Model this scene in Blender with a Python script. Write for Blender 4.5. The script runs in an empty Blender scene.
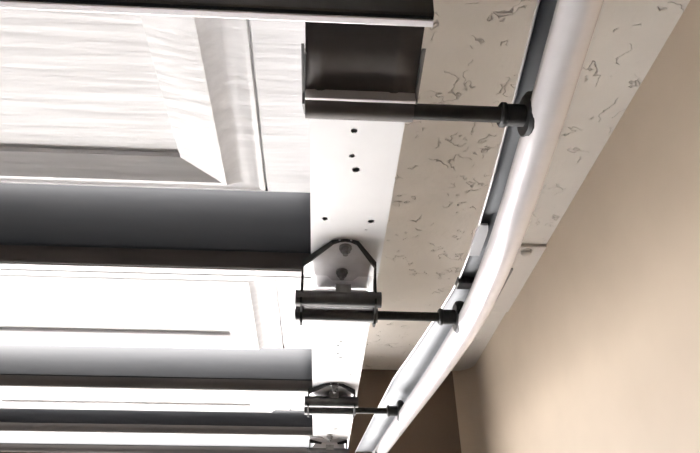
import bpy, bmesh, math, random
from mathutils import Matrix, Vector

S = bpy.context.scene
COL = S.collection
random.seed(4)

# ------------------------------------------------------------------ camera
FPX = 560.0                       # focal length in pixels of the 700 x 453 frame
CAMZ = 1.55                       # camera height above the garage floor
VX, VY = -35.0, 409.5             # vanishing point of the door's travel, relative to the frame centre
Fv = Vector((VX, -VY, FPX)).normalized()
Uv = Vector((0, FPX, VY)).normalized()
k = (VY * VY + FPX * FPX) / 35.0
Xv = Vector((k, -VY, FPX)).normalized()
cam_d = bpy.data.cameras.new('camera')
cam_d.sensor_width = 36.0
cam_d.lens = 36.0 * FPX / 700.0
cam_d.clip_start = 0.02
cam = bpy.data.objects.new('camera', cam_d)
COL.objects.link(cam)
R = Matrix(((Xv.x, Xv.y, -Xv.z), (Fv.x, Fv.y, -Fv.z), (Uv.x, Uv.y, -Uv.z)))
cam.matrix_world = Matrix.Translation((0, 0, CAMZ)) @ R.to_4x4()
S.camera = cam

def P(u, v, h):
    """world point where the ray of pixel (u, v) meets the level h metres above the camera"""
    d = Vector((u - 350.0, 226.5 - v, FPX))
    w = Vector((d.dot(Xv), d.dot(Fv), d.dot(Uv)))
    w *= h / w.z
    return Vector((w.x, w.y, CAMZ + h))

# ------------------------------------------------------------------ sky, sun, exposure
W = bpy.data.worlds.new('sky')
S.world = W
W.use_nodes = True
bg = W.node_tree.nodes['Background']
bg.inputs[0].default_value = (0.72, 0.84, 1.0, 1)
bg.inputs[1].default_value = 1.2
sun_d = bpy.data.lights.new('sun', 'SUN')
sun_d.energy = 24.0
sun_d.angle = math.radians(1.0)
sun_d.color = (1.0, 0.97, 0.95)
sun = bpy.data.objects.new('sun', sun_d)
COL.objects.link(sun)
sun.location = (-4, 8, 8)
sun.rotation_euler = Vector((0.5, 0.12, -1.0)).to_track_quat('-Z', 'Y').to_euler()

S.view_settings.view_transform = 'Standard'
S.view_settings.look = 'None'
S.view_settings.gamma = 1.0
S.view_settings.use_curve_mapping = False
S.view_settings.exposure = 1.8

# ------------------------------------------------------------------ materials
def new_mat(name, col, rough=0.5, metal=0.0):
    m = bpy.data.materials.new(name)
    m.use_nodes = True
    b = m.node_tree.nodes['Principled BSDF']
    b.inputs['Base Color'].default_value = (*col, 1)
    b.inputs['Roughness'].default_value = rough
    b.inputs['Metallic'].default_value = metal
    return m, m.node_tree, b

def noisy(name, c0, c1, scale, rough=0.5, metal=0.0, stretch=(1, 1, 1), bump=0.0, dist=0.002, detail=4.0, lo=0.3, hi=0.7):
    m, nt, b = new_mat(name, c0, rough, metal)
    N, L = nt.nodes, nt.links
    tc = N.new('ShaderNodeTexCoord')
    mp = N.new('ShaderNodeMapping')
    mp.inputs['Scale'].default_value = stretch
    nz = N.new('ShaderNodeTexNoise')
    nz.inputs['Scale'].default_value = scale
    nz.inputs['Detail'].default_value = detail
    cr = N.new('ShaderNodeValToRGB')
    cr.color_ramp.elements[0].position = lo
    cr.color_ramp.elements[1].position = hi
    cr.color_ramp.elements[0].color = (*c0, 1)
    cr.color_ramp.elements[1].color = (*c1, 1)
    L.new(tc.outputs['Object'], mp.inputs['Vector'])
    L.new(mp.outputs[0], nz.inputs['Vector'])
    L.new(nz.outputs['Fac'], cr.inputs[0])
    L.new(cr.outputs[0], b.inputs['Base Color'])
    if bump:
        bp = N.new('ShaderNodeBump')
        bp.inputs['Strength'].default_value = bump
        bp.inputs['Distance'].default_value = dist
        L.new(nz.outputs['Fac'], bp.inputs['Height'])
        L.new(bp.outputs[0], b.inputs['Normal'])
    return m

def knockdown(name, c0, c1):
    """ceiling plaster: smooth skim with sparse short torn creases and pits, in relief"""
    m, nt, b = new_mat(name, c0, 0.75)
    N, L = nt.nodes, nt.links
    def ramp(p0, p1, a, z):
        r = N.new('ShaderNodeValToRGB')
        r.color_ramp.elements[0].position = p0; r.color_ramp.elements[0].color = (*a, 1)
        r.color_ramp.elements[1].position = p1; r.color_ramp.elements[1].color = (*z, 1)
        return r
    def math_node(op, x, y):
        n = N.new('ShaderNodeMath'); n.operation = op
        for i, q in enumerate((x, y)):
            if isinstance(q, (int, float)): n.inputs[i].default_value = q
            else: L.new(q, n.inputs[i])
        return n.outputs[0]
    tc = N.new('ShaderNodeTexCoord')
    warp = N.new('ShaderNodeTexNoise'); warp.inputs['Scale'].default_value = 11.0
    warp.inputs['Detail'].default_value = 3.0
    sc = N.new('ShaderNodeVectorMath'); sc.operation = 'SCALE'; sc.inputs['Scale'].default_value = 0.16
    addv = N.new('ShaderNodeVectorMath'); addv.operation = 'ADD'
    L.new(tc.outputs['Object'], warp.inputs['Vector'])
    L.new(warp.outputs['Color'], sc.inputs[0])
    L.new(tc.outputs['Object'], addv.inputs[0]); L.new(sc.outputs[0], addv.inputs[1])
    nz = N.new('ShaderNodeTexNoise'); nz.inputs['Scale'].default_value = 15.0
    nz.inputs['Detail'].default_value = 2.0
    L.new(addv.outputs[0], nz.inputs['Vector'])
    # creases: a thin band of the warped noise, kept only in patches
    band = math_node('ABSOLUTE', math_node('SUBTRACT', nz.outputs['Fac'], 0.5), 0.0)
    line = ramp(0.0, 0.014, (1, 1, 1), (0, 0, 0)); L.new(band, line.inputs[0])
    pm = N.new('ShaderNodeTexNoise'); pm.inputs['Scale'].default_value = 17.0; pm.inputs['Detail'].default_value = 1.0
    L.new(tc.outputs['Object'], pm.inputs['Vector'])
    patch = ramp(0.55, 0.62, (0, 0, 0), (1, 1, 1)); L.new(pm.outputs['Fac'], patch.inputs[0])
    crease = math_node('MULTIPLY', line.outputs[0], patch.outputs[0])
    fine = N.new('ShaderNodeTexNoise'); fine.inputs['Scale'].default_value = 70.0; fine.inputs['Detail'].default_value = 3.0
    L.new(tc.outputs['Object'], fine.inputs['Vector'])
    hgt = math_node('SUBTRACT', math_node('MULTIPLY', fine.outputs['Fac'], 0.22), crease)
    bp = N.new('ShaderNodeBump'); bp.inputs['Strength'].default_value = 1.0
    bp.inputs['Distance'].default_value = 0.006
    L.new(hgt, bp.inputs['Height'])
    n2 = N.new('ShaderNodeTexNoise'); n2.inputs['Scale'].default_value = 5.0
    c2 = ramp(0.35, 0.65, c0, c1)
    L.new(tc.outputs['Object'], n2.inputs['Vector']); L.new(n2.outputs['Fac'], c2.inputs[0])
    mx = N.new('ShaderNodeMixRGB'); mx.inputs['Color2'].default_value = (0.28, 0.23, 0.18, 1)   # darker brown mixed into the creases
    L.new(math_node('MULTIPLY', crease, 0.25), mx.inputs['Fac'])
    L.new(c2.outputs[0], mx.inputs['Color1'])
    L.new(mx.outputs[0], b.inputs['Base Color'])
    L.new(bp.outputs[0], b.inputs['Normal'])
    return m

M = {}
M['ceiling'] = knockdown('knockdown_plaster', (0.70, 0.655, 0.60), (0.77, 0.725, 0.67))
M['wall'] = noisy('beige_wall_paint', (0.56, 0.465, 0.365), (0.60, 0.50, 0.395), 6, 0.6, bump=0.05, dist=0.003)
M['front'] = noisy('brown_wall', (0.145, 0.108, 0.080), (0.165, 0.123, 0.090), 5, 0.7, bump=0.05, dist=0.003)  # much darker brown than the other walls
M['board'] = noisy('painted_board', (0.68, 0.63, 0.58), (0.72, 0.67, 0.62), 12, 0.6, stretch=(1, 0.1, 1), bump=0.1)
M['floor'] = noisy('concrete_floor', (0.10, 0.095, 0.088), (0.14, 0.13, 0.12), 4, 0.7, bump=0.1)
M['drive'] = noisy('concrete_driveway', (0.56, 0.545, 0.53), (0.64, 0.625, 0.61), 3, 0.85, bump=0.1)
M['panel'] = noisy('white_woodgrain_steel', (0.58, 0.565, 0.565), (0.68, 0.665, 0.665), 60, 0.5, stretch=(0.09, 1.3, 1), bump=0.5, dist=0.003, detail=5)
M['stile'] = noisy('white_steel', (0.74, 0.73, 0.735), (0.76, 0.75, 0.755), 30, 0.4, bump=0.02)
M['galv'] = noisy('galvanised_steel', (0.84, 0.80, 0.81), (0.90, 0.86, 0.87), 40, 0.26, 0.35, bump=0.02, dist=0.001)
M['rail'] = noisy('cove_shade_steel', (0.050, 0.052, 0.057), (0.060, 0.062, 0.067), 30, 0.42, 0.6, stretch=(.1, 1, 1), bump=0.02, dist=0.001)  # dark base paints in the shade of the curved far rim
M['step_band'] = noisy('brown_joint_band', (0.065, 0.055, 0.050), (0.085, 0.073, 0.067), 14, 0.7, stretch=(.3, 1, 1))  # brown tone of the step at each section's far edge
M['edge'] = noisy('near_black_steel', (0.025, 0.024, 0.023), (0.035, 0.034, 0.033), 50, 0.75, 0.1)  # near-black, for the hinge flanges
M['barrel'] = noisy('barrel_steel', (0.10, 0.097, 0.095), (0.15, 0.146, 0.143), 50, 0.4, 0.7)
M['galv_shade'] = noisy('shaded_galvanised', (0.15, 0.158, 0.17), (0.24, 0.248, 0.26), 14, 0.55, 0.3, stretch=(1, .4, 1))  # same steel as the rail, darkened to paint shade inside the track
M['hinge'] = noisy('bracket_steel_shaded', (0.085, 0.075, 0.070), (0.10, 0.089, 0.083), 50, 0.65, 0.3, bump=0.03, dist=0.001)  # bracket metal, the shade on its plate put into the base colour
M['strut'] = noisy('strut_steel_shaded', (0.06, 0.058, 0.056), (0.08, 0.078, 0.076), 30, 0.22, 0.9)  # dark base holds the shade of the strut's near face
M['leaf'] = noisy('hinge_leaf_steel', (0.72, 0.71, 0.715), (0.82, 0.81, 0.815), 45, 0.25, 0.25, bump=0.02, dist=0.001)
M['stem'] = noisy('dark_roller_steel', (0.028, 0.027, 0.026), (0.05, 0.048, 0.046), 60, 0.35, 0.6)
M['nylon'] = noisy('black_nylon', (0.012, 0.012, 0.012), (0.02, 0.02, 0.02), 40, 0.5)
M['bolt'] = noisy('bolt_steel', (0.16, 0.155, 0.15), (0.24, 0.23, 0.225), 70, 0.35, 0.8)

# ------------------------------------------------------------------ helpers
def link(name, me, mat, parent=None, smooth=None):
    if smooth is not None:
        me.polygons.foreach_set('use_smooth', [True] * len(me.polygons))
        me.set_sharp_from_angle(angle=math.radians(smooth))
    me.materials.append(M[mat])
    o = bpy.data.objects.new(name, me)
    COL.objects.link(o)
    if parent is not None:
        o.parent = parent
        o.matrix_parent_inverse = WORLD(parent).inverted()
    return o

def WORLD(o):
    m = o.matrix_basis.copy()
    while o.parent is not None:
        m = o.parent.matrix_basis @ o.matrix_parent_inverse @ m
        o = o.parent
    return m

def from_bm(name, bm, mat, parent=None, smooth=None):
    bmesh.ops.recalc_face_normals(bm, faces=bm.faces)
    me = bpy.data.meshes.new(name)
    bm.to_mesh(me)
    bm.free()
    return link(name, me, mat, parent, smooth)

def box(bm, x0, x1, y0, y1, z0, z1, bev=0.0):
    r = bmesh.ops.create_cube(bm, size=1.0)
    for v in r['verts']:
        v.co = Vector(((x0 + x1) / 2 + v.co.x * (x1 - x0), (y0 + y1) / 2 + v.co.y * (y1 - y0), (z0 + z1) / 2 + v.co.z * (z1 - z0)))
    if bev:
        es = list({e for v in r['verts'] for e in v.link_edges})
        bmesh.ops.bevel(bm, geom=es, offset=bev, segments=2, affect='EDGES', profile=0.5)

def cyl(bm, a, b, r0, r1=None, seg=20, caps=True):
    a, b = Vector(a), Vector(b)
    r1 = r0 if r1 is None else r1
    d = (b - a).normalized()
    q = d.to_track_quat('Z', 'Y').to_matrix()
    A = [bm.verts.new(a + q @ Vector((r0 * math.cos(t), r0 * math.sin(t), 0))) for t in [2 * math.pi * i / seg for i in range(seg)]]
    B = [bm.verts.new(b + q @ Vector((r1 * math.cos(t), r1 * math.sin(t), 0))) for t in [2 * math.pi * i / seg for i in range(seg)]]
    for i in range(seg):
        j = (i + 1) % seg
        bm.faces.new((A[i], A[j], B[j], B[i]))
    if caps:
        bm.faces.new(A[::-1]); bm.faces.new(B)

def lathe(bm, a, axis, prof, seg=24):
    """prof: (distance along axis, radius); closed ends"""
    a = Vector(a)
    q = Vector(axis).normalized().to_track_quat('Z', 'Y').to_matrix()
    rings = []
    for d, r in prof:
        rings.append([bm.verts.new(a + q @ Vector((r * math.cos(2 * math.pi * i / seg), r * math.sin(2 * math.pi * i / seg), d))) for i in range(seg)])
    for p, n in zip(rings[:-1], rings[1:]):
        for i in range(seg):
            j = (i + 1) % seg
            bm.faces.new((p[i], p[j], n[j], n[i]))
    bm.faces.new(rings[0][::-1]); bm.faces.new(rings[-1])

def tube(bm, a, b, ro, ri, seg=24):
    """hollow tube with open bore"""
    a, b = Vector(a), Vector(b)
    q = (b - a).normalized().to_track_quat('Z', 'Y').to_matrix()
    rr = []
    for c, r in ((a, ro), (b, ro), (b, ri), (a, ri)):
        rr.append([bm.verts.new(c + q @ Vector((r * math.cos(2 * math.pi * i / seg), r * math.sin(2 * math.pi * i / seg), 0))) for i in range(seg)])
    for n in range(4):
        p, s = rr[n], rr[(n + 1) % 4]
        for i in range(seg):
            j = (i + 1) % seg
            bm.faces.new((p[i], p[j], s[j], s[i]))

def plate(bm, pts, thick):
    """closed plate from an outline of 3-D points, thickened along thick (vector)"""
    t = Vector(thick)
    A = [bm.verts.new(Vector(p)) for p in pts]
    B = [bm.verts.new(Vector(p) + t) for p in pts]
    bm.faces.new(A[::-1]); bm.faces.new(B)
    n = len(pts)
    for i in range(n):
        j = (i + 1) % n
        bm.faces.new((A[i], A[j], B[j], B[i]))

def empty(name, loc):
    o = bpy.data.objects.new(name, None)
    o.empty_display_size = 0.1
    COL.objects.link(o)
    o.location = loc
    return o

def tag(o, label, cat=None, group=None, kind=None):
    o['label'] = label
    if cat: o['category'] = cat
    if group: o['group'] = group
    if kind: o['kind'] = kind
    return o

def structure(o, label, cat):
    return tag(o, label, cat, kind='structure')

# ------------------------------------------------------------------ the garage
ZC = CAMZ + 0.95        # ceiling
XW = 0.659              # side wall
YF = 2.36               # inner face of the wall over the door opening
XL = -5.6
YB = -5.5
OPX0, OPX1, OPZ = -2.46, 0.16, 2.0

bm = bmesh.new(); box(bm, XL - .15, XW + .15, YB - .15, YF + .16, ZC, ZC + .12)
structure(from_bm('ceiling', bm, 'ceiling'), 'beige ceiling with rough knockdown plaster texture above the door', 'ceiling')
bm = bmesh.new(); box(bm, XW, XW + .15, YB, YF, 0, ZC)
structure(from_bm('wall_right', bm, 'wall'), 'smooth beige side wall right of the curved track', 'wall')
bm = bmesh.new()
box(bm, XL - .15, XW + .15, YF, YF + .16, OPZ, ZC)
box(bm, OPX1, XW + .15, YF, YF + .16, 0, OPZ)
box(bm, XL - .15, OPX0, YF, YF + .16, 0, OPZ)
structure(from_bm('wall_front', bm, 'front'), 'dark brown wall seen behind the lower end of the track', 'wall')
bm = bmesh.new(); box(bm, XL - .15, XL, YB, YF, 0, ZC)
structure(from_bm('wall_left', bm, 'wall'), 'beige side wall on the far side of the garage', 'wall')
bm = bmesh.new(); box(bm, XL - .15, XW + .15, YB - .15, YB, 0, ZC)
structure(from_bm('wall_back', bm, 'wall'), 'beige wall at the back of the garage', 'wall')
bm = bmesh.new(); box(bm, XL - .15, XW + .15, YB - .15, YF + .16, -.12, 0)
structure(from_bm('floor', bm, 'floor'), 'grey concrete garage floor under the door', 'floor')
bm = bmesh.new(); box(bm, -14, 14, YF + .16, 22, -.14, -.02)
structure(from_bm('driveway', bm, 'drive'), 'pale concrete driveway in front of the garage', 'driveway')

# rounded inner corner between the side wall and the brown wall
bm = bmesh.new()
rr = 0.085
pts = [(XW, YF, 0), (XW, YF - rr, 0)]
for i in range(1, 9):
    a = math.pi / 2 * i / 8
    pts.append((XW - rr + rr * math.cos(a), YF - rr + rr * math.sin(a), 0))
plate(bm, pts, (0, 0, ZC))
structure(from_bm('trim_1', bm, 'wall', smooth=40), 'rounded beige corner bead where the two walls meet', 'trim')

# board on the ceiling against the side wall
p0 = P(551, 247.5, 0.940)
p1 = P(500, 312, 0.940)
board = empty('mounting_board', (0.56, (p0.y + p1.y) / 2, ZC))
tag(board, 'pale painted board with a bolt head fixed where ceiling meets side wall', 'board')
bm = bmesh.new(); box(bm, 0.465, XW, p0.y, p1.y, CAMZ + 0.940, ZC, 0.002)
from_bm('plank', bm, 'board', board)
pb = P(526, 252, 0.940)
bm = bmesh.new(); lathe(bm, (pb.x, pb.y, CAMZ + .940), (0, 0, -1), [(0, .019), (.003, .019), (.004, .015), (.010, .013), (.014, .007), (.0145, .001)])
from_bm('bolt_head', bm, 'board', board, smooth=30)

# ------------------------------------------------------------------ the sectional door
HL = 0.52                # rim (stile) level above the camera
ZL = CAMZ + HL
DP = 0.056                # depth of the pressed pan
ZP = ZL + DP
XR = 0.093               # right end of the door
XS = -0.0255              # inner edge of the end stile
XE = -2.41               # left end of the door
door = empty('garage_door', ((XR + XE) / 2, 1.0, ZL))
tag(door, 'white raised-panel sectional garage door overhead with hinged sections', 'garage door', kind='thing')

def holes_plate(name, x0, x1, y0, y1, z, holes, parent):
    """flat plate with drilled holes, folded edges upward on both long sides"""
    bm = bmesh.new()
    edges = []
    def loop(pts):
        vs = [bm.verts.new((x, y, z)) for x, y in pts]
        for i in range(len(vs)):
            edges.append(bm.edges.new((vs[i], vs[(i + 1) % len(vs)])))
        return vs
    o = loop([(x0, y0), (x1, y0), (x1, y1), (x0, y1)])
    for hx, hy, r in holes:
        loop([(hx + r * math.cos(2 * math.pi * i / 12), hy + r * math.sin(2 * math.pi * i / 12)) for i in range(12)])
    bmesh.ops.triangle_fill(bm, use_beauty=True, use_dissolve=False, edges=edges)
    for a, b in ((o[0], o[3]), (o[1], o[2])):
        c = bm.verts.new((b.co.x, b.co.y, z + DP + .008)); d = bm.verts.new((a.co.x, a.co.y, z + DP + .008))
        bm.faces.new((a, b, c, d))
    bmesh.ops.recalc_face_normals(bm, faces=bm.faces)
    ob = from_bm(name, bm, 'stile', parent)
    sm = ob.modifiers.new('sheet', 'SOLIDIFY'); sm.thickness = 0.0012; sm.offset = 0
    return ob

RINGS = [  # side offset, far offset, relief (up = away from the room)
    (0, 0, 0), (.0013, .0008, .006), (.0030, .0016, .006), (.0043, .0024, -.001), (.009, .005, -.002), (.016, .009, .000), (.024, .013, .0015),
    (.034, .018, .001), (.042, .023, -.003), (.049, .028, -.009), (.0550, .033, -.016), (.0580, .037, -.0215), (.064, .043, -.0225),
    (.1230, .0795, -.006), (.1235, .0810, .001)]

def section(y0, y1, cove, near, holes, nf=.9, nz=1.0, emboss=True, rs=1.0, lip=.026, pw=1.75):
    """one pressed steel section: rims, flat pan, embossed long panels, curved far rim"""
    g = 0.0015
    bm = bmesh.new()
    ya, yc = y0 + lip, y1 - cove              # pan runs from ya to yc
    xa, xb = XE + .119, XS                     # between the two stiles
    def row(prof, bm=bm):
        prev = None
        for (y, z) in prof:
            cur = (bm.verts.new((xa, y, z)), bm.verts.new((xb, y, z)))
            if prev: bm.faces.new((prev[0], prev[1], cur[1], cur[0]))
            prev = cur
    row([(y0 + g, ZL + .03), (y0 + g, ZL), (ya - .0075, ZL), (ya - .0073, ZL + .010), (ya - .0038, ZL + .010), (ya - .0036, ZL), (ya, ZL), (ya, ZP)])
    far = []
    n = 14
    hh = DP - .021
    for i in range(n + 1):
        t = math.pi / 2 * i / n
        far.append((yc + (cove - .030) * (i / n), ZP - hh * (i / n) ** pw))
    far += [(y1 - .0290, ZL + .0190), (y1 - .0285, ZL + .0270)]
    step_band = [(y1 - .0275, ZL + .0270), (y1 - .0270, ZL + .0225), (y1 - .0235, ZL + .0210), (y1 - .012, ZL + .0095), (y1 - .0100, ZL + .0060), (y1 - .0050, ZL + .0010), (y1 - .003, ZL + .0005), (y1 - g, ZL + .002), (y1 - g, ZL + .03)]
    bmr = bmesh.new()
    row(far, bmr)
    bms = bmesh.new(); row(step_band, bms)
    # embossed fields
    cx = (xa + xb) / 2
    fields = [] if not emboss else [(cx + .07, -.0965), (xa + .0695, cx - .07)]
    ye0, ye1 = y0 + near, yc - .0005
    def quad(xs0, xs1, ys0, ys1):
        if xs1 - xs0 < 1e-5 or ys1 - ys0 < 1e-5: return
        bm.faces.new([bm.verts.new(p) for p in ((xs0, ys0, ZP), (xs1, ys0, ZP), (xs1, ys1, ZP), (xs0, ys1, ZP))])
    quad(xa, xb, ya, ye0); quad(xa, xb, ye1, yc)
    xs = [xa] + [v for f in sorted(fields) for v in f] + [xb]
    for i in range(0, len(xs), 2): quad(xs[i], xs[i + 1], ye0, ye1)
    sc = min(1.0, (ye1 - ye0 - .012) / .2)
    for f0, f1 in fields:
        prev = None
        for ds, df, z in RINGS:
            z *= rs
            cur = [bm.verts.new(p) for p in ((f0 + ds, ye0 + ds * sc * nf, ZP + z * nz), (f1 - ds, ye0 + ds * sc * nf, ZP + z * nz), (f1 - ds, ye1 - df * sc, ZP + z), (f0 + ds, ye1 - df * sc, ZP + z))]
            if prev:
                for i in range(4):
                    j = (i + 1) % 4
                    bm.faces.new((prev[i], prev[j], cur[j], cur[i]))
            prev = cur
        bm.faces.new(prev)
    sec = from_bm('door_section', bm, 'panel', door, smooth=28)
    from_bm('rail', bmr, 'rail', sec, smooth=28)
    from_bm('joint_band', bms, 'step_band', sec, smooth=28)
    holes_plate('end_stile', XS, XR, y0 + g, y1 - g, ZL - .0008, holes, sec)
    holes_plate('end_stile', XE, XE + .119, y0 + g, y1 - g, ZL - .0008, [], sec)
    # outer skin edge of the pan behind the stiles
    bm = bmesh.new(); box(bm, XE, XR, y0 + g, y1 - g, ZP + .0125, ZP + .0135)
    from_bm('outer_skin', bm, 'stile', sec)
    return sec

def hole(u, v, r=.0035):
    p = P(u, v, HL); return (p.x, p.y, r)

YJ = [-0.26, 0.295, 0.848, 1.452, 1.855, 2.105]
section(YJ[0], YJ[1], .14, .05, [])
section(YJ[1], YJ[2], .150, .03, [hole(354, 130, .0042), hole(352, 155, .0040), hole(356, 169, .0052), hole(325, 218, .0042), hole(371, 220.5, .0048), hole(366, 229, .0015)], .25)
section(YJ[2], YJ[3], .146, .125, [hole(341, 340.5, .0045), hole(338, 345, .0035), hole(338, 353, .0035), hole(340.5, 357, .0045), hole(321, 374, .0035), hole(350.5, 374, .0035)], .2, .08)
section(YJ[3], YJ[4], .075, .19, [hole(335, 428, .012)], .1, .08, rs=.7)
section(YJ[4], YJ[5], .234, .0155, [], emboss=False, lip=.015, pw=1.15)

# reinforcing strut across the door at the nearest joint
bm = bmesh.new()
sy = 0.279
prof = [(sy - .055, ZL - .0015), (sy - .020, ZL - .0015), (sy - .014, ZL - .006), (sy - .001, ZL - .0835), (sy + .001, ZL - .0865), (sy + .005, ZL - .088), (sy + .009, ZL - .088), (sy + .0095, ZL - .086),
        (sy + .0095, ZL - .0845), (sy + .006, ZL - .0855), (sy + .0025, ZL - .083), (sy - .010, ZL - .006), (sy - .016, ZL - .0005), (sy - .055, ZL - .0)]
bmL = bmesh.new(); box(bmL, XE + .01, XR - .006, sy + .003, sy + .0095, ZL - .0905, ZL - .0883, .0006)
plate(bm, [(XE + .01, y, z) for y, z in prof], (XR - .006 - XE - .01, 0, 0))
st = tag(from_bm('strut', bm, 'strut', door, smooth=25), 'steel stiffening strut, its shade and lit lower lip put in by colour')
from_bm('lip', bmL, 'galv', st)  # pale steel stands in for light on the downward edge

# -------- hinges
def flange(parent, pts, t, mat='edge'):
    """sheet standing on a path: pts = (x, y, ztop, zbottom)"""
    bm = bmesh.new()
    prev = None
    for x, y, zt, zb in pts:
        cur = [bm.verts.new(p) for p in ((x, y, zt), (x + t, y, zt), (x + t, y, zb), (x, y, zb))]
        if prev:
            for i in range(4):
                j = (i + 1) % 4
                bm.faces.new((prev[i], prev[j], cur[j], cur[i]))
        else:
            bm.faces.new(cur[::-1])
        prev = cur
    bm.faces.new(prev)
    return from_bm('flange', bm, mat, parent)

def bolt(parent, x, y, z, r=.0085):
    bm = bmesh.new()
    cyl(bm, (x, y, z), (x, y, z - .0035), r * 1.25, seg=20)
    cyl(bm, (x, y, z - .0035), (x, y, z - .0105), r, r * .96, seg=6)
    cyl(bm, (x, y, z - .0105), (x, y, z - .016), r * .55, r * .5, seg=12)
    return from_bm('bolt', bm, 'bolt', parent, smooth=30)

def hinge(yap, yj, ypiv, zpiv, ytub, ztub, x0=-.041, x1=.086):
    xc = .030
    zt = ZL - .0025
    ysh = yap + (yj - yap) * .62
    bm = bmesh.new()
    out = [(xc - .020, yap + .004), (xc - .010, yap), (xc + .010, yap), (xc + .020, yap + .004), (x1, ysh), (x1, yj + .004), (xc + .028, yj + .004), (xc + .018, yj + .020), (xc - .018, yj + .020), (xc - .028, yj + .004), (x0, yj + .004), (x0, ysh)]
    plate(bm, [(x, y, zt) for x, y in out], (0, 0, -.0028))
    # pressed bow across the leaf
    h = from_bm('hinge', bm, 'leaf', door)
    for s, xe in ((0, x0), (1, x1)):
        t = .0035 if s == 0 else -.0035
        sg = -1 if s == 0 else 1
        flange(h, [(xc - sg * .001, yap - .001, zt, zt - .005), (xc + sg * .012, yap + .0005, zt, zt - .006), (xc + sg * .022, yap + .004, zt, zt - .008), (xe, ysh, zt, zt - .014), (xe, ysh + .012, zt, zt - .030), (xe, ypiv - .014, zt - .002, zpiv - .016),
                   (xe, ypiv + .012, zpiv + .030, zpiv - .020), (xe, ytub - .008, ztub + .020, ztub - .020), (xe, ytub + .010, ztub + .014, ztub - .017), (xe, ytub + .018, ztub + .004, ztub - .004)], t)
    bm = bmesh.new(); tube(bm, (x0 - .008, ypiv, zpiv), (x1 + .008, ypiv, zpiv), .0135, .008)
    from_bm('pivot_barrel', bm, 'barrel', h, smooth=40)
    bm = bmesh.new(); tube(bm, (x0 - .008, ytub, ztub), (x1 + .004, ytub, ztub), .0125, .0092)
    from_bm('roller_tube', bm, 'barrel', h, smooth=40)
    # leaf on the following section, rising to the pivot
    bm = bmesh.new()
    plate(bm, [(x0 + .006, ypiv + .004, zpiv + .012), (x1 - .006, ypiv + .004, zpiv + .012), (xc + .045, yj + .055, zt), (xc - .045, yj + .055, zt)], (0, 0, -.0028))
    from_bm('rear_leaf', bm, 'galv', h)
    bm = bmesh.new(); box(bm, xc - .013, xc + .013, ypiv - .012, ypiv + .002, zpiv + .006, zpiv + .022)
    from_bm('spacer', bm, 'bolt', h)
    bolt(h, xc + .001, yap + .018, zt - .0028)
    bolt(h, xc - .002, yj - .012, zt - .0028)
    return h

def roller(y, z, x_from, x_wheel, r=.0078):
    bm = bmesh.new(); cyl(bm, (x_from, y, z), (x_wheel - .004, y, z), r, seg=18)
    o = from_bm('roller', bm, 'stem', door, smooth=40)
    bm = bmesh.new(); lathe(bm, (x_wheel - .040, y, z), (1, 0, 0), [(0, .012), (.002, .0145), (.006, .0145), (.008, .0128), (.028, .0128)])
    from_bm('collar', bm, 'nylon', o, smooth=30)
    bm = bmesh.new(); lathe(bm, (x_wheel - .0115, y, z), (1, 0, 0), [(0, .010), (0, .0235), (.003, .0275), (.008, .0285), (.0135, .0275), (.0165, .0235), (.0165, .008)])
    from_bm('wheel', bm, 'nylon', o, smooth=30)
    return o

# track path measured as (row, tube centre column, level of the tube above the camera)
TR = [(-60, 597.5, .515), (0, 582, .4996), (52, 566, .489), (117, 547, .469), (156, 534.3, .459), (195, 522, .447), (234, 509, .434), (273, 494, .426), (312, 476, .423), (339, 460, .428), (378, 434, .443), (414, 407.5, .466), (453, 380, .500)]
path = [P(u, v, h) for v, u, h in TR]
path = [path[0] + (path[0] - path[1]) * 2.2] + path + [path[-1] + (path[-1] - path[-2]) * .58]

def catmull(pts, n=8):
    out = []
    for i in range(len(pts) - 1):
        p0 = pts[max(i - 1, 0)]; p1 = pts[i]; p2 = pts[i + 1]; p3 = pts[min(i + 2, len(pts) - 1)]
        for s in range(n):
            t = s / n
            out.append(0.5 * ((2 * p1) + (p2 - p0) * t + (2 * p0 - 5 * p1 + 4 * p2 - p3) * t * t + (3 * p1 - p0 - 3 * p2 + p3) * t ** 3))
    out.append(pts[-1].copy())
    return out

sp = catmull(path)
for _ in range(30):
    sp = [sp[0]] + [(sp[i - 1] + sp[i] * 2 + sp[i + 1]) / 4 for i in range(1, len(sp) - 1)] + [sp[-1]]

def on_track(y):
    for a, b in zip(sp[:-1], sp[1:]):
        if a.y <= y <= b.y:
            t = (y - a.y) / (b.y - a.y)
            return a.lerp(b, t)
    return sp[-1]

# hinge at the middle joint
def tube_at(v, u, h):
    return P(u, v, h)

def roller_at(v):
    """point on the track axis seen at row v, lifted to the wheel's centre"""
    best = min(sp, key=lambda q: abs(row_of(q) - v))
    return best

def row_of(q):
    w = Vector((q.x, q.y, q.z - CAMZ))
    y = w.x * Xv.y + w.y * Fv.y + w.z * Uv.y
    z = w.x * Xv.z + w.y * Fv.z + w.z * Uv.z
    return 226.5 - FPX * y / z

def lift_row(v, dz):
    """a wheel centre dz above the track axis that is seen at row v"""
    return min(((abs(row_of(q + Vector((0, 0, dz))) - v), q) for q in sp), key=lambda a: a[0])[1] + Vector((0, 0, dz))

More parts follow.
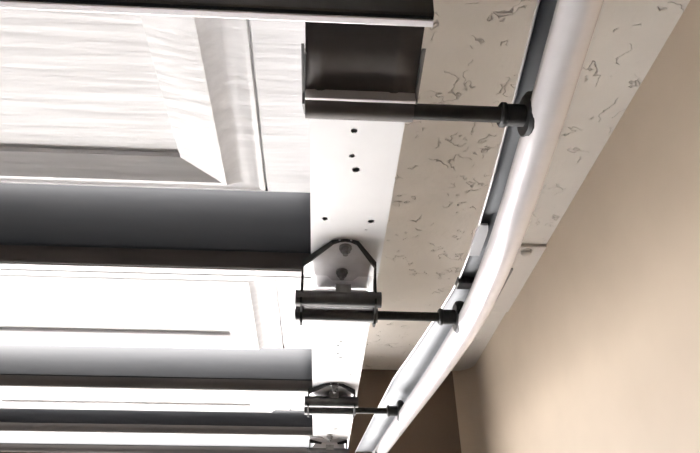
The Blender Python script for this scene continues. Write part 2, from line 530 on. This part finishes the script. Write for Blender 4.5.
w1, w2, w3 = lift_row(117.5, .016), lift_row(319.5, .016), lift_row(412.5, .016)
hinge(P(344, 238, HL).y, YJ[2], P(340, 299, w2.z - CAMZ + .014).y, w2.z + .014, w2.y, w2.z)
hinge(P(333, 382, HL).y, YJ[3], w3.y - .046, w3.z + .006, w3.y, w3.z, -.037, .086)
hinge(P(333, 441, HL).y, YJ[4], 1.90, ZL - .04, 1.945, ZL - .045, -.037, .086)
roller(w1.y, w1.z, XR - .002, w1.x - .009, .0092)
roller(w2.y, w2.z, -.05, w2.x - .009)
roller(w3.y, w3.z, -.046, w3.x - .009)
w4 = on_track(1.945)
roller(1.945, ZL - .045, -.04, w4.x - .009)

# roller bracket at the near joint: steep plate with pressed ribs, side flanges and a tube
hb = 0.035
a0, a1 = P(308, 18, .505), P(308, 99, w1.z - CAMZ + .006)
bx0, bx1 = -.0285, .0935
ya_, za_, yb_, zb_ = a0.y, a0.z, a1.y, a1.z
dirv = Vector((0, yb_ - ya_, zb_ - za_)).normalized()
nrm = Vector((0, dirv.z, -dirv.y)).normalized()
if nrm.y > 0: nrm = -nrm
bm = bmesh.new()
cols = [(bx0, 0), (bx0 + .010, 0), (bx0 + .014, .002), (bx0 + .018, .002), (bx0 + .022, 0), (bx1 - .030, 0), (bx1 - .026, .002), (bx1 - .022, .002), (bx1 - .018, 0), (bx1, 0)]
vs = []
for x, d in cols:
    vs.append((bm.verts.new(Vector((x, ya_, za_)) + nrm * d), bm.verts.new(Vector((x, yb_, zb_)) + nrm * d)))
for p, q in zip(vs[:-1], vs[1:]): bm.faces.new((p[0], q[0], q[1], p[1]))
# bent lower lip, pale steel painting the light it catches
bm2 = bmesh.new()
ly = P(360, 100.5, w1.z - CAMZ - .006).y
box(bm2, bx0, bx1, ly - .0025, ly + .0015, w1.z - .007, w1.z - .003, .0008)
box(bm2, bx0, bx1, ly - .0025, ly - .001, w1.z - .004, zb_ + .001)
rb = from_bm('roller_bracket', bm, 'hinge', door, smooth=25)
rb['label'] = 'steel roller bracket with steep ribbed plate, its shade put in by colour'
from_bm('lip', bm2, 'galv', rb)
sm = rb.modifiers.new('sheet', 'SOLIDIFY'); sm.thickness = .0025; sm.offset = 0
for xe, t in ((bx0 - .004, .003), (bx1 + .001, .003)):
    bm = bmesh.new()
    m_ = Vector((0, ya_, za_)).lerp(Vector((0, yb_, zb_)), .30)
    e_ = Vector((0, yb_, zb_))
    plate(bm, [(xe, m_.y - .001, m_.z), (xe, m_.y - .005, m_.z - .006), (xe, e_.y - .010, e_.z - .001), (xe, e_.y + .002, e_.z - .006), (xe, e_.y + .05, ZL - .002), (xe, m_.y + .03, ZL - .002)], (t, 0, 0))
    from_bm('flange', bm, 'bolt', rb)
bm = bmesh.new(); tube(bm, (bx0, w1.y, w1.z), (bx1, w1.y, w1.z), .0125, .0095)
from_bm('roller_tube', bm, 'hinge', rb, smooth=40)
bm = bmesh.new(); box(bm, bx0 + .004, bx1 - .004, yb_ + .004, w1.y + .012, w1.z + .012, w1.z + .0145)
from_bm('saddle', bm, 'hinge', rb)
bm = bmesh.new(); box(bm, bx0 + .004, bx1 - .004, w1.y + .006, w1.y + .009, w1.z + .0095, ZL - .001)
from_bm('web', bm, 'hinge', rb)
bm = bmesh.new(); box(bm, bx0 + .002, bx1 - .002, ya_ - .002, ya_ + .002, za_ - .002, ZL - .001)
from_bm('tab', bm, 'hinge', rb)

# ------------------------------------------------------------------ the track
track = empty('roller_track', (0.26, 1.0, sp[0].z))
tag(track, 'curved bright galvanised steel track with the door rollers running inside', 'track')

def rail(pts, wide):
    RO = .0190
    bm, bm2 = bmesh.new(), bmesh.new()
    prev = None
    for i, p in enumerate(pts):
        a = pts[max(i - 1, 0)]; b = pts[min(i + 1, len(pts) - 1)]
        T = (b - a).normalized()
        side = Vector((1, 0, 0)); side = (side - T * side.dot(T)).normalized()
        up = side.cross(T).normalized()
        if up.z < 0: up = -up
        fl = wide(p.y)
        prof = [(-RO, .010), (-RO, .002)]
        for s in range(1, 16):
            t = math.pi + math.pi * s / 16
            prof.append((RO * math.cos(t), RO * math.sin(t)))
        prof += [(RO, .002), (RO, .014)]
        prof2 = [(RO, .014), (RO, .052), (RO - .004, .058), (RO - .010, .060), (-fl + .002, .060)]
        prof3 = [(-fl + .002, .060), (-fl, .0585), (-fl, .054)]
        cur = [[b_.verts.new(p + side * x + up * z) for x, z in pr] for b_, pr in ((bm, prof), (bm2, prof2), (bm, prof3))]
        if prev:
            for b_, o_, c_ in zip((bm, bm2, bm), prev, cur):
                for j in range(len(c_) - 1):
                    b_.faces.new((o_[j], o_[j + 1], c_[j + 1], c_[j]))
        prev = cur
    ob = from_bm('rail', bm, 'galv', track, smooth=40)
    o2 = from_bm('flange', bm2, 'galv_shade', track, smooth=40)
    sm = o2.modifiers.new('sheet', 'SOLIDIFY'); sm.thickness = .0018; sm.offset = 0
    sm = ob.modifiers.new('sheet', 'SOLIDIFY'); sm.thickness = .0018; sm.offset = 0
    return ob

ysp = min(sp, key=lambda q: abs(row_of(q) - 240)).y
def wide(y):
    return .022 + .032 * min(1, max(0, (y - .78) / .55))
rail(sp, wide)

# splice plate inside the rail where the two lengths meet
def strip(name, y0, y1, x0, x1, z, mat, thick=.0025, roundend=True):
    pts = [q for q in sp if y0 <= q.y <= y1]
    bm = bmesh.new()
    prev = None
    n = len(pts)
    for i, q in enumerate(pts):
        f = 0.65 if (roundend and i == 0) else (0.95 if (roundend and i == 1) else 1)
        c = (x0 + x1) / 2; h = (x1 - x0) / 2 * f
        cur = [bm.verts.new(q + Vector(o)) for o in ((c - h, 0, z), (c + h, 0, z), (c + h, 0, z - thick), (c - h, 0, z - thick))]
        if prev:
            for j in range(4):
                kx = (j + 1) % 4
                bm.faces.new((prev[j], prev[kx], cur[kx], cur[j]))
        else:
            bm.faces.new(cur[::-1])
        prev = cur
    bm.faces.new(prev)
    return from_bm(name, bm, mat, track, smooth=30)
strip('splice_plate', ysp + .03, ysp + .11, -.0245, -.008, .0535, 'stile', .004)
q = on_track(ysp + .19)
bm = bmesh.new(); box(bm, q.x - .026, q.x + .012, q.y - .011, q.y + .011, q.z + .046, q.z + .0585, .002)
from_bm('splice_clip', bm, 'bolt', track)

# hanger: angle on the back of the rail and a strap up to the board
q = on_track(min(sp, key=lambda t: abs(row_of(t) - 290)).y)
bm = bmesh.new()
box(bm, q.x + .0215, q.x + .0245, q.y - .05, q.y + .05, q.z + .004, q.z + .058)
box(bm, q.x + .0225, q.x + .027, q.y - .05, q.y + .05, q.z + .004, q.z + .007)
from_bm('hanger_angle', bm, 'bolt', track)
A = Vector((q.x + .025, q.y + .03, q.z + .007)); B = Vector((.51, p0.y + .12, CAMZ + .936))
bm = bmesh.new()
plate(bm, [A + Vector((0, -.014, 0)), A + Vector((0, .014, 0)), B + Vector((0, .014, 0)), B + Vector((0, -.014, 0))], (.003, 0, .001))
from_bm('hanger_strap', bm, 'galv', track)
